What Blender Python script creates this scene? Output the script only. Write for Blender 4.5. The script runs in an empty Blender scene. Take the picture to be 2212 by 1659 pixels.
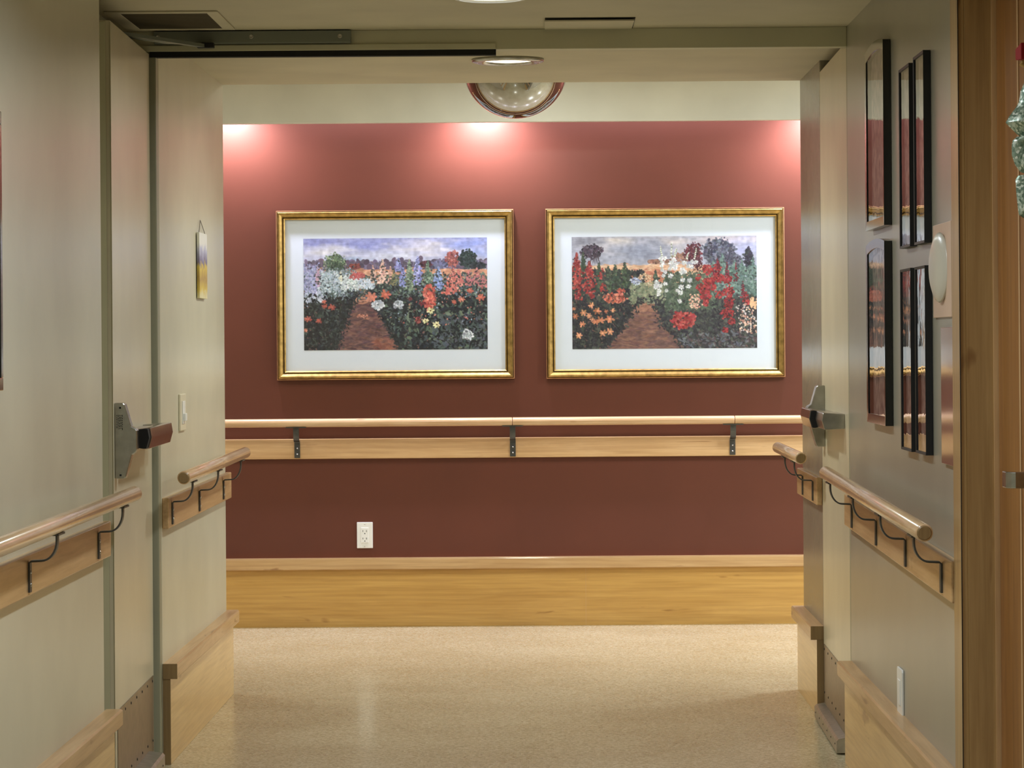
import bpy, bmesh, math, random
import numpy as np
from mathutils import Vector, Matrix

SC = bpy.context.scene
COL = SC.collection
F = 6700.0                      # focal length in pixels of the 2212 px wide frame
YFAR, YPAS, YHD, YLW = 13.73, 11.09, 9.19, 8.07   # red wall, passage mouth, door header, end of near left wall
XL, XLP, XR, XRP = -1.154, -1.147, .900, .917

# ---------------------------------------------------------------- camera
cam_d = bpy.data.cameras.new('camera'); cam = bpy.data.objects.new('camera', cam_d); COL.objects.link(cam)
cam.location = (0, 0, 1.25)
cam.rotation_euler = (Matrix.Rotation(math.radians(90), 4, 'X') @ Matrix.Rotation(-.0075, 4, 'Z')).to_euler()
cam_d.sensor_fit = 'HORIZONTAL'; cam_d.sensor_width = 36; cam_d.lens = F/2212*36
cam_d.shift_x = -(1178-1106)/2212; cam_d.shift_y = -(829.5-740)/2212
cam_d.clip_start = .05; cam_d.clip_end = 100
SC.camera = cam

# ---------------------------------------------------------------- world and exposure
W = bpy.data.worlds.new('world'); SC.world = W; W.use_nodes = True
W.node_tree.nodes['Background'].inputs[0].default_value = (.9, .95, 1, 1)
W.node_tree.nodes['Background'].inputs[1].default_value = .02
SC.view_settings.view_transform = 'Standard'; SC.view_settings.look = 'None'
SC.view_settings.gamma = 1; SC.view_settings.use_curve_mapping = False
SC.view_settings.exposure = 0.0

# ---------------------------------------------------------------- lights
WARM = (.97, 1.0, .93); NEUT = (.91, 1.0, 1.08); COOL = (.93, .92, 1.18)
def area(name, loc, size, power, col, rot=(0, 0, 0), sy=None, shape='DISK', spread=180):
    l = bpy.data.lights.new(name, 'AREA'); l.shape = shape; l.size = size
    if sy: l.size_y = sy
    l.energy = power; l.color = col; l.spread = math.radians(spread)
    o = bpy.data.objects.new(name, l); COL.objects.link(o); o.location = loc; o.rotation_euler = rot
    return o
def spot(name, loc, power, col, rot, ang, blend=.6, r=.03):
    l = bpy.data.lights.new(name, 'SPOT'); l.energy = power; l.color = col
    l.spot_size = math.radians(ang); l.spot_blend = blend; l.shadow_soft_size = r
    o = bpy.data.objects.new(name, l); COL.objects.link(o); o.location = loc; o.rotation_euler = rot
    return o
# recessed downlights along the corridor ceiling and in the doorway passage
NEAR_LIGHTS = [(-.14, 8.315), (-.14, 6.3), (-.14, 4.2), (-.14, 2.1), (-.14, 0.0)]
PAS_LIGHT = (-.116, 10.17)
for i, (x, y) in enumerate(NEAR_LIGHTS):
    area('corridor_downlight', (x, y, 2.172), .16, 11.0 if i == 0 else 15.0, NEUT, spread=165)
area('passage_downlight', (PAS_LIGHT[0], PAS_LIGHT[1], 2.166), .16, 17.0, WARM, spread=165)
# wall washers hidden behind the valance
for x, p in ((-1.39, 68), (-.26, 66), (1.25, 104), (-2.6, 50), (2.5, 90)):
    spot('wall_washer', (x, 13.575, 2.34), p*.9, COOL, (math.radians(9), 0, 0), 150, .9, .035)
area('valance_strip_light', (0, 13.56, 2.40), 11, 60, COOL, (math.radians(20), 0, 0), sy=.04, shape='RECTANGLE')
# ceiling lights of the cross corridor
for x in (-4.2, -2.3, 2.1, 4.0):
    area('cross_corridor_light', (x, 12.2, 2.43), .5, 60 if x > 0 else 19, NEUT if x > 0 else WARM, shape='SQUARE')
area('cross_corridor_light', (-.1, 12.6, 2.43), .22, 10, WARM)

# ---------------------------------------------------------------- materials
def lin(c):
    return tuple((v/255/12.92 if v/255 <= .04045 else ((v/255+.055)/1.055)**2.4) for v in c) + (1,)
def base_mat(name, rough=.5, metal=0.0, coat=0.0, spec=.5):
    m = bpy.data.materials.new(name); m.use_nodes = True
    nt = m.node_tree; b = nt.nodes['Principled BSDF']
    b.inputs['Roughness'].default_value = rough; b.inputs['Metallic'].default_value = metal
    b.inputs['Coat Weight'].default_value = coat; b.inputs['Coat Roughness'].default_value = .12
    b.inputs['Specular IOR Level'].default_value = spec
    return m, nt, b
def coords(nt, scale, which='Object'):
    tc = nt.nodes.new('ShaderNodeTexCoord'); mp = nt.nodes.new('ShaderNodeMapping')
    mp.inputs['Scale'].default_value = scale
    nt.links.new(tc.outputs[which], mp.inputs['Vector']); return mp.outputs[0]
def noise(nt, vec, scale, detail=4, rough=.5, dist=0.0):
    n = nt.nodes.new('ShaderNodeTexNoise'); n.inputs['Scale'].default_value = scale
    n.inputs['Detail'].default_value = detail; n.inputs['Roughness'].default_value = rough
    n.inputs['Distortion'].default_value = dist
    nt.links.new(vec, n.inputs['Vector']); return n.outputs['Fac']
def ramp(nt, fac, stops):
    r = nt.nodes.new('ShaderNodeValToRGB'); els = r.color_ramp.elements
    while len(els) < len(stops): els.new(.5)
    for e, (p, c) in zip(els, stops): e.position = p; e.color = c
    nt.links.new(fac, r.inputs[0]); return r.outputs[0]
def bump(nt, b, h, strength, dist=.002):
    n = nt.nodes.new('ShaderNodeBump'); n.inputs['Strength'].default_value = strength
    n.inputs['Distance'].default_value = dist
    nt.links.new(h, n.inputs['Height']); nt.links.new(n.outputs[0], b.inputs['Normal'])
def mul(c, k): return tuple(min(255, v*k) for v in c)
def paint(name, c, rough=.45, bumpy=.12, spec=.5, var=.035, stretch=(1, 1, 1), scale=3, coat=0.0):
    m, nt, b = base_mat(name, rough, spec=spec, coat=coat)
    v = coords(nt, stretch)
    f = noise(nt, v, scale, 5)
    nt.links.new(ramp(nt, f, [(.3, lin(mul(c, 1-var))), (.7, lin(mul(c, 1+var)))]), b.inputs['Base Color'])
    if bumpy: bump(nt, b, noise(nt, coords(nt, (1, 1, 1)), 220, 3), bumpy, .0006)
    return m
def wood(name, light, dark, axis, rough=.38, coat=.25, knots=True, grain=1.0):
    m, nt, b = base_mat(name, rough, coat=coat)
    st = [9, 9, 9]; st['XYZ'.index(axis)] = .9
    v = coords(nt, st)
    f1 = noise(nt, v, 1.6*grain, 6, .6, 1.2)
    st2 = [60, 60, 60]; st2['XYZ'.index(axis)] = 1.6
    f2 = noise(nt, coords(nt, st2), 1.5, 3, .6, .2)
    c1 = ramp(nt, f1, [(.28, lin(dark)), (.5, lin(tuple((a+d)/2 for a, d in zip(light, dark)))), (.72, lin(light))])
    c2 = ramp(nt, f2, [(.25, lin((222, 214, 205))), (.6, lin((255, 255, 255)))])
    mx = nt.nodes.new('ShaderNodeMix'); mx.data_type = 'RGBA'; mx.blend_type = 'MULTIPLY'
    mx.inputs[0].default_value = .8
    nt.links.new(c1, mx.inputs[6]); nt.links.new(c2, mx.inputs[7]); out = mx.outputs[2]
    if knots:
        st3 = [22, 22, 22]; st3['XYZ'.index(axis)] = 4
        f3 = noise(nt, coords(nt, st3), 1.0, 2, .5, .6)
        k = ramp(nt, f3, [(.25, lin((176, 146, 112))), (.32, lin((255, 255, 255)))])
        mx2 = nt.nodes.new('ShaderNodeMix'); mx2.data_type = 'RGBA'; mx2.blend_type = 'MULTIPLY'
        mx2.inputs[0].default_value = .7
        nt.links.new(out, mx2.inputs[6]); nt.links.new(k, mx2.inputs[7]); out = mx2.outputs[2]
    nt.links.new(out, b.inputs['Base Color'])
    bump(nt, b, f2, .08, .0005)
    return m
def metal(name, c, rough=.3, var=.06):
    m, nt, b = base_mat(name, rough, metal=1.0)
    f = noise(nt, coords(nt, (1, 1, 1)), 40, 4)
    nt.links.new(ramp(nt, f, [(.3, lin(mul(c, 1-var))), (.7, lin(mul(c, 1+var)))]), b.inputs['Base Color'])
    return m
def emit(name, c, s):
    m, nt, b = base_mat(name, .5); b.inputs['Base Color'].default_value = (*c, 1)
    b.inputs['Emission Color'].default_value = (*c, 1); b.inputs['Emission Strength'].default_value = s
    return m

M = {}
M['wall'] = paint('beige_semigloss_wall_paint', (205, 200, 176), .33, .10)
M['wall_r'] = paint('grey_green_wall_paint', (156, 152, 136), .28, .10)
M['wall_rp'] = paint('grey_green_paint_shaded', (138, 131, 114), .26, .1)  # darker copy of the right wall's grey green, passage shade in the colour
M['band'] = paint('valance_paint', (216, 215, 202), .5, .05)
M['ceil'] = paint('ceiling_paint', (196, 188, 162), .7, .2)
M['frame_paint'] = paint('olive_grey_frame_paint', (152, 150, 126), .4, .05)
M['header'] = paint('header_paint', (196, 191, 160), .45, .08)
M['door'] = paint('cream_door_paint', (208, 198, 170), .30, .06)
M['red'] = paint('terracotta_red_wall_paint', (96, 51, 36), .42, .16, spec=.4, var=.03, coat=.1)
M['red'].node_tree.nodes['Principled BSDF'].inputs['Coat Roughness'].default_value = .42
M['gap'] = paint('black_rubber_gasket', (16, 14, 12), .8, 0)
M['dark'] = paint('dark_gap_and_recess', (34, 31, 22), .8, 0)
M['rail'] = {a: wood('maple_rail_'+a, (222, 190, 150), (196, 156, 112), a, .25, .5) for a in 'XY'}
M['board'] = {a: wood('maple_board_'+a, (214, 178, 130), (192, 152, 102), a) for a in 'XY'}
M['base'] = {a: wood('golden_maple_panel_'+a, (212, 169, 96), (188, 143, 72), a, .3, .4, grain=.7) for a in 'XY'}
M['base_side'] = wood('pale_maple_panel', (238, 202, 138), (216, 176, 108), 'Y', .3, .4, grain=.7)
M['endgrain'] = wood('end_grain', (158, 130, 86), (128, 102, 62), 'Z', .5, .1, knots=False)
M['door_wood'] = wood('amber_maple_door', (164, 110, 52), (132, 82, 34), 'Z', .35, .3)
M['casing'] = wood('maple_casing', (182, 150, 100), (160, 126, 78), 'Z', .4, .2)
M['pale_edge'] = wood('pale_edge_strip', (214, 176, 126), (190, 150, 104), 'Z', .4, .2, knots=False)
M['iron'] = metal('grey_bracket_steel', (92, 92, 90), .45)
M['track'] = paint('grey_green_enamel', (116, 120, 108), .35, 0)
M['chrome'] = metal('brushed_satin_chrome', (176, 174, 168), .22)
M['pad'] = metal('polished_chrome_warm_tint', (178, 160, 152), .14)  # polished chrome; the red wall's reflection is tinted into the colour
M['steel'] = metal('stainless_kick_plate', (150, 138, 122), .34)
M['alu'] = metal('aluminium_bumper', (186, 182, 172), .35)
M['mirror'] = metal('mirror_dome_silver', (172, 171, 166), .02, .0)
M['gold'] = metal('antique_gold_leaf', (178, 146, 86), .36, .14)
M['gold_dark'] = metal('gold_groove', (70, 48, 22), .5)
M['copper'] = metal('pink_gold_lip', (196, 146, 108), .4)
M['mat'] = paint('white_mat_board', (220, 230, 240), .6, 0, var=.01)
M['white'] = paint('white_plastic', (236, 236, 230), .35, 0, var=.01)
M['ivory'] = paint('ivory_plastic', (222, 214, 186), .35, 0, var=.01)
M['grille'] = paint('vent_grille_grey', (96, 86, 62), .7, 0)
M['black'] = paint('black_lacquer_frame', (10, 10, 11), .16, 0, coat=.5)
M['lamp'] = emit('lit_lamp_lens', (1, .95, .82), 6.0)
M['lamp_p'] = emit('lit_passage_lens', (1, .90, .70), 2.2)
M['beige_panel'] = paint('beige_plaque', (206, 176, 150), .4, 0)
M['disc'] = paint('pale_ceramic_disc', (200, 194, 178), .3, .2)
M['acrylic'] = paint('glossy_pinkish_panel', (140, 112, 104), .08, 0, coat=1.0)
M['gold_cord'] = paint('gold_cord', (168, 132, 62), .4, 0)
M['red_tag'] = paint('dark_red_felt', (150, 14, 24), .8, .3)
M['greenleaf'] = paint('dark_green_leaf', (38, 62, 44), .5, .2)
M['string'] = paint('grey_string', (110, 100, 90), .7, 0)
# floor: speckled glossy sheet vinyl
m, nt, b = base_mat('speckled_sheet_vinyl', .22, coat=.25)
v = coords(nt, (1, 1, 1))
vo = nt.nodes.new('ShaderNodeTexVoronoi'); vo.inputs['Scale'].default_value = 150
nt.links.new(v, vo.inputs['Vector'])
sp = nt.nodes.new('ShaderNodeSeparateColor'); nt.links.new(vo.outputs['Color'], sp.inputs[0])
c1 = ramp(nt, sp.outputs[0], [(.0, lin((168, 156, 124))), (.35, lin((188, 176, 142))), (.7, lin((198, 188, 156))), (1.0, lin((214, 206, 178)))])
c2 = ramp(nt, noise(nt, v, 2.2, 6), [(.35, lin((232, 228, 222))), (.65, lin((255, 255, 255)))])
mx = nt.nodes.new('ShaderNodeMix'); mx.data_type = 'RGBA'; mx.blend_type = 'MULTIPLY'; mx.inputs[0].default_value = .7
nt.links.new(c1, mx.inputs[6]); nt.links.new(c2, mx.inputs[7]); nt.links.new(mx.outputs[2], b.inputs['Base Color'])
bump(nt, b, sp.outputs[1], .06, .0005)
M['floor'] = m
# glass pane of a picture
def glass_mat(name, rough=.02, alpha_col=(1, 1, 1), ior=1.5, wav=.05):
    m = bpy.data.materials.new(name); m.use_nodes = True; nt = m.node_tree
    for n in list(nt.nodes):
        if n.type != 'OUTPUT_MATERIAL': nt.nodes.remove(n)
    out = [n for n in nt.nodes if n.type == 'OUTPUT_MATERIAL'][0]
    tr = nt.nodes.new('ShaderNodeBsdfTransparent'); gl = nt.nodes.new('ShaderNodeBsdfGlossy')
    tr.inputs[0].default_value = (*alpha_col, 1); gl.inputs['Roughness'].default_value = rough
    fr = nt.nodes.new('ShaderNodeFresnel')
    ge = nt.nodes.new('ShaderNodeNewGeometry'); io = nt.nodes.new('ShaderNodeMath'); io.operation = 'MULTIPLY_ADD'
    io.inputs[1].default_value = 1/ior-ior; io.inputs[2].default_value = ior      # same reflectance from both sides
    nt.links.new(ge.outputs['Backfacing'], io.inputs[0]); nt.links.new(io.outputs[0], fr.inputs[0])
    nz = noise(nt, coords(nt, (1, 1, 1)), 9, 3)
    bp = nt.nodes.new('ShaderNodeBump'); bp.inputs['Strength'].default_value = wav; bp.inputs['Distance'].default_value = .004
    nt.links.new(nz, bp.inputs['Height']); nt.links.new(bp.outputs[0], gl.inputs['Normal'])
    mx = nt.nodes.new('ShaderNodeMixShader')
    nt.links.new(fr.outputs[0], mx.inputs[0]); nt.links.new(tr.outputs[0], mx.inputs[1]); nt.links.new(gl.outputs[0], mx.inputs[2])
    nt.links.new(mx.outputs[0], out.inputs[0]); return m
M['glass'] = glass_mat('picture_glass')
M['glass_side'] = glass_mat('wavy_frame_glazing', .01, ior=3.0, wav=.16)
M['black_matt'] = paint('matt_black_frame', (9, 9, 10), .5, 0)
# vertex coloured print
def vc_mat(name, rough):
    m, nt, b = base_mat(name, rough)
    a = nt.nodes.new('ShaderNodeAttribute'); a.attribute_name = 'Col'
    nt.links.new(a.outputs['Color'], b.inputs['Base Color']); return m
M['print'] = vc_mat('printed_art_paper', .55)
# printed sheet in the side frames, lightened pinkish to brighten the glass reflection
m, nt, b = base_mat('lightened_textured_artwork', .7)
nt.links.new(ramp(nt, noise(nt, coords(nt, (30, 30, 30)), 1, 5), [(.3, lin((96, 80, 74))), (.55, lin((160, 136, 126))), (.8, lin((196, 176, 164)))]), b.inputs['Base Color'])
M['art'] = m
# hanging fused glass piece: white and violet above, yellow below
m, nt, b = base_mat('fused_glass_panel', .5, coat=.1)
tc = nt.nodes.new('ShaderNodeTexCoord'); sx = nt.nodes.new('ShaderNodeSeparateXYZ'); nt.links.new(tc.outputs['Generated'], sx.inputs[0])
nz = noise(nt, tc.outputs['Generated'], 5, 5, .6, 1.0)
ad = nt.nodes.new('ShaderNodeMath'); ad.operation = 'MULTIPLY_ADD'; ad.inputs[1].default_value = .35
nt.links.new(nz, ad.inputs[0]); nt.links.new(sx.outputs[2], ad.inputs[2])
c1 = ramp(nt, ad.outputs[0], [(.20, lin((222, 214, 170))), (.30, lin((214, 186, 74))), (.48, lin((176, 142, 74))), (.66, lin((216, 190, 84))), (.74, lin((116, 106, 140))), (.92, lin((190, 190, 214))), (1.0, lin((236, 234, 226)))])
nt.links.new(c1, b.inputs['Base Color']); M['fused'] = m
# silver green sequinned ribbon
m, nt, b = base_mat('silver_green_sequin_ribbon', .35, metal=.35)
vo = nt.nodes.new('ShaderNodeTexVoronoi'); vo.inputs['Scale'].default_value = 190
nt.links.new(coords(nt, (1, 1, 1)), vo.inputs['Vector'])
sp = nt.nodes.new('ShaderNodeSeparateColor'); nt.links.new(vo.outputs['Color'], sp.inputs[0])
nt.links.new(ramp(nt, sp.outputs[0], [(0, lin((92, 116, 98))), (.5, lin((150, 172, 152))), (.85, lin((214, 226, 210))), (1, lin((250, 255, 245)))]), b.inputs['Base Color'])
bump(nt, b, sp.outputs[1], .8, .002); M['ribbon'] = m

# ---------------------------------------------------------------- mesh helpers
class MB:
    def __init__(self): self.v = []; self.f = []; self.mi = []; self.sm = []
    def add(self, vs, fs, mi=0, smooth=False):
        n = len(self.v); self.v += [tuple(p) for p in vs]
        for f in fs: self.f.append(tuple(n+i for i in f)); self.mi.append(mi); self.sm.append(smooth)
        return self
    def box(self, x0, x1, y0, y1, z0, z1, mi=0):
        vs = [(x, y, z) for x in (x0, x1) for y in (y0, y1) for z in (z0, z1)]
        return self.add(vs, [(0, 1, 3, 2), (4, 6, 7, 5), (0, 4, 5, 1), (2, 3, 7, 6), (0, 2, 6, 4), (1, 5, 7, 3)], mi)
    def prism(self, poly, axis, a0, a1, mi=0):
        # poly is a list of 2D points in the plane of the two other axes (in XYZ order)
        n = len(poly)
        def P(p, a):
            if axis == 'X': return (a, p[0], p[1])
            if axis == 'Y': return (p[0], a, p[1])
            return (p[0], p[1], a)
        vs = [P(p, a0) for p in poly] + [P(p, a1) for p in poly]
        fs = [tuple(range(n)), tuple(range(2*n-1, n-1, -1))] + [(i, n+i, n+(i+1) % n, (i+1) % n) for i in range(n)]
        return self.add(vs, fs, mi)
    def tube(self, pts, r, n=16, mi=0, cap=True):
        pts = [Vector(p) for p in pts]; rr = r if isinstance(r, (list, tuple)) else [r]*len(pts)
        up = None; vs = []
        for i, p in enumerate(pts):
            t = (pts[min(i+1, len(pts)-1)] - pts[max(i-1, 0)]).normalized()
            if up is None:
                up = Vector((0, 0, 1)) if abs(t.z) < .9 else Vector((1, 0, 0))
            a = t.cross(up).normalized(); c = a.cross(t).normalized(); up = c
            for k in range(n):
                th = 2*math.pi*k/n; vs.append(p + (a*math.cos(th) + c*math.sin(th))*rr[i])
        fs = [(i*n+k, i*n+(k+1) % n, (i+1)*n+(k+1) % n, (i+1)*n+k) for i in range(len(pts)-1) for k in range(n)]
        self.add(vs, fs, mi, True)
        if cap:
            m0 = len(self.v) - len(vs)
            self.f.append(tuple(m0+k for k in range(n-1, -1, -1))); self.mi.append(mi); self.sm.append(False)
            self.f.append(tuple(m0+(len(pts)-1)*n+k for k in range(n))); self.mi.append(mi); self.sm.append(False)
        return self
    def strip(self, pts, width_axis, half, t, mi=0):
        # flat bar of thickness t that follows pts (in the XZ or YZ plane) and is 2*half wide along width_axis
        pts = [Vector(p) for p in pts]; wa = Vector(width_axis); vs = []
        for i, p in enumerate(pts):
            d = (pts[min(i+1, len(pts)-1)] - pts[max(i-1, 0)]).normalized(); nn = d.cross(wa).normalized()
            for a, b_ in ((-1, -1), (1, -1), (1, 1), (-1, 1)): vs.append(p + wa*half*a + nn*t/2*b_)
        fs = [(0, 1, 2, 3), tuple(4*(len(pts)-1)+k for k in (3, 2, 1, 0))]
        fs += [(4*i+k, 4*(i+1)+k, 4*(i+1)+(k+1) % 4, 4*i+(k+1) % 4) for i in range(len(pts)-1) for k in range(4)]
        return self.add(vs, fs, mi)
    def lathe(self, prof, c, axis='Z', n=48, mi=0, smooth=True):
        c = Vector(c); vs = []
        for r, h in prof:
            for k in range(n):
                th = 2*math.pi*k/n; a, b_ = r*math.cos(th), r*math.sin(th)
                vs.append(c + Vector({'Z': (a, b_, h), 'Y': (a, h, b_), 'X': (h, a, b_)}[axis]))
        fs = [(i*n+k, i*n+(k+1) % n, (i+1)*n+(k+1) % n, (i+1)*n+k) for i in range(len(prof)-1) for k in range(n)]
        return self.add(vs, fs, mi, smooth)
    def build(self, name, mats, parent=None, bevel=0.0, origin=None):
        if not isinstance(mats, (list, tuple)): mats = [mats]
        vs = [Vector(p) for p in self.v]
        if parent is not None: org = parent['_o'] if '_o' in parent else (0, 0, 0)
        elif origin is not None: org = origin
        else:
            xs = [p.x for p in vs]; ys = [p.y for p in vs]; zs = [p.z for p in vs]
            org = ((min(xs)+max(xs))/2, (min(ys)+max(ys))/2, min(zs))
        org = Vector(org)
        me = bpy.data.meshes.new(name); me.from_pydata([tuple(p-org) for p in vs], [], self.f)
        for m_ in mats: me.materials.append(m_)
        me.polygons.foreach_set('material_index', self.mi); me.polygons.foreach_set('use_smooth', self.sm)
        bm = bmesh.new(); bm.from_mesh(me); bmesh.ops.recalc_face_normals(bm, faces=bm.faces); bm.to_mesh(me); bm.free()
        o = bpy.data.objects.new(name, me); COL.objects.link(o)
        if parent is not None: o.parent = parent
        else: o.location = org
        o['_o'] = tuple(org)
        if bevel:
            bv = o.modifiers.new('bevel', 'BEVEL'); bv.width = bevel; bv.segments = 2; bv.limit_method = 'ANGLE'
            bv.angle_limit = math.radians(50); bv.harden_normals = False
        return o
def tag(o, label=None, cat=None, group=None, kind=None):
    for k, v_ in (('label', label), ('category', cat), ('group', group), ('kind', kind)):
        if v_: o[k] = v_
    return o
def thing(name, loc, label, cat, group=None, kind=None):
    o = bpy.data.objects.new(name, None); COL.objects.link(o); o.location = loc; o.empty_display_size = .1
    o['_o'] = tuple(loc); return tag(o, label, cat, group, kind)
def struct(o, label, cat): return tag(o, label, cat, kind='structure')
def B(*a): return MB().box(*a)

# ---------------------------------------------------------------- the shell
struct(B(-6, 6, -3.2, 14.0, -.12, 0).build('floor', M['floor']), 'speckled tan sheet vinyl floor', 'floor')
struct(B(-1.30, 1.15, -3.2, YPAS, 2.18, 2.34).build('ceiling', M['ceil']), 'low beige ceiling over the near corridor and doorway passage', 'ceiling')
struct(B(-6, 6, YPAS, 13.9, 2.45, 2.56).build('ceiling_cross', M['ceil']), 'higher ceiling of the cross corridor', 'ceiling')
struct(B(-6, 6, YFAR, 13.9, 0, 2.45).build('wall_back', M['red']), 'terracotta red wall with two garden pictures', 'wall')
struct(B(-1.4, XL, -3.2, YLW, 0, 2.18).build('wall_left', M['wall'], bevel=.004), 'cream near wall left of the open doors', 'wall')
mb = B(-1.4, -1.245, YLW, YHD+.05, 0, 2.18)
struct(mb.build('wall_left_pocket', M['header']), 'recessed wall strip behind the left door leaf', 'wall')
mb = B(-1.4, XLP, YHD+.05, YPAS, 0, 2.45)
struct(mb.build('wall_left_passage', M['wall'], bevel=.004), 'cream passage wall with hanging glass and light switch', 'wall')
struct(B(-6, -1.4, YPAS-.15, YPAS, 0, 2.45).build('wall_left_cross', M['wall']), 'cross corridor wall left of the passage mouth', 'wall')
struct(B(XR, 1.15, 6.746, YHD, 0, 2.18).build('wall_right', M['wall_r']), 'grey green near wall hung with black frames', 'wall')
struct(B(XR, 1.15, -3.2, 5.55, 0, 2.18).build('wall_right_near', M['wall_r']), 'grey green wall beyond the wooden door', 'wall')
struct(B(XR, 1.15, 5.55, 6.746, 2.13, 2.18).build('wall_right_over_door', M['wall_r']), 'wall strip over the wooden door', 'wall')
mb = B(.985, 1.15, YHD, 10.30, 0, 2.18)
struct(mb.build('wall_right_pocket', M['dark']), 'dark recess behind the right door leaf', 'wall')  # near-black wall colour stands in for the shade inside the recess
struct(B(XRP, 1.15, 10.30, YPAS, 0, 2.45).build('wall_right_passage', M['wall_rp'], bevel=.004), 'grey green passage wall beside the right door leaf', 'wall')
struct(B(1.15, 6, YPAS-.15, YPAS, 0, 2.45).build('wall_right_cross', M['wall']), 'cross corridor wall right of the passage mouth', 'wall')
struct(B(XLP, XRP, YPAS-.15, YPAS, 2.34, 2.45).build('wall_over_passage', M['wall']), 'wall strip over the passage mouth', 'wall')
struct(B(-6.12, -6, YPAS-.15, 14.0, 0, 2.56).build('wall_cross_end_left', M['wall']), 'far left end of the cross corridor', 'wall')
struct(B(6, 6.12, YPAS-.15, 14.0, 0, 2.56).build('wall_cross_end_right', M['wall']), 'far right end of the cross corridor', 'wall')
struct(B(-1.4, 1.15, -3.32, -3.2, 0, 2.34).build('wall_behind', M['wall']), 'wall closing the corridor behind the viewer', 'wall')
struct(B(-6, 6, 13.38, 13.42, 2.203, 2.45).build('trim_1', M['band'], bevel=.003), 'pale valance board hiding the wall washer lights', 'valance')
# door frame: header, jambs, dark gasket
mb = B(-1.245, XR, YHD, YHD+.05, 2.12, 2.18); mb.box(-1.245, -.14, YHD-.008, YHD, 2.12, 2.138)
struct(mb.build('trim_2', M['header'], bevel=.002), 'beige steel header across the doorway', 'door frame')
struct(B(-1.166, -.14, YHD-.004, YHD+.03, 2.103, 2.12).build('trim_3', M['gap']), 'black gasket strip under left half of header', 'door frame')
struct(B(-1.245, XLP-.001, YHD, YHD+.05, 0, 2.12).build('trim_4', M['frame_paint'], bevel=.003), 'olive grey door jamb at the left leaf', 'door frame')
struct(B(XR, .985, YHD, YHD+.03, 0, 2.18).build('trim_5', M['frame_paint'], bevel=.002), 'olive grey door jamb at the right leaf', 'door frame')

# ---------------------------------------------------------------- baseboards (cap + panel as one moulding with a cap child)
def side_base(name, xw, s, y0, y1, label, mat_p, e0=True):
    # s = +1: wall on the left (projects to +X)
    p = MB().box(*sorted((xw, xw+s*.022)), y0, y1, 0, .262)
    o = struct(p.build(name, mat_p, bevel=.0015), label, 'baseboard')
    c = MB().prism([(xw, .256), (xw+s*.040, .256), (xw+s*.043, .260), (xw+s*.043, .296), (xw+s*.039, .301), (xw, .301)], 'Y', y0-.002, y1+.004)
    c.build('baseboard_cap', M['board']['Y'], o)
    if e0:
        e = MB().box(*sorted((xw, xw+s*.0225)), y0-.004, y0-.0005, 0, .262)
        e.build('end_face', M['endgrain'], o); 
        e = MB().box(*sorted((xw, xw+s*.043)), y0-.006, y0-.0025, .256, .301)
        e.build('end_face', M['endgrain'], o)
    return o
side_base('baseboard_left', XL, 1, -3.2, YLW+.03, 'tall maple baseboard on the near left wall', M['base_side'], False)
side_base('baseboard_left_passage', XLP, 1, YHD+.055, YPAS+.02, 'tall maple baseboard on the left passage wall', M['base_side'])
side_base('baseboard_right', XR, -1, 6.75, YHD-.01, 'tall maple baseboard under the black frames', M['base_side'], False)
side_base('baseboard_right_passage', XRP, -1, 10.305, YPAS+.02, 'short tall maple baseboard on the right passage wall', M['base_side'])
o = struct(B(-6, 6, YFAR-.022, YFAR, 0, .262).build('baseboard_back', M['base']['X']), 'golden maple baseboard along the red wall', 'baseboard')
MB().prism([(YFAR, .254), (YFAR-.040, .254), (YFAR-.043, .258), (YFAR-.043, .298), (YFAR-.039, .304), (YFAR, .304)], 'X', -6, 6).build('baseboard_cap', M['board']['X'], o)
for x in (.17, -2.3): MB().box(x, x+.0015, YFAR-.0225, YFAR-.0219, 0, .254).build('panel_joint', M['pale_edge'], o)

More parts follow.
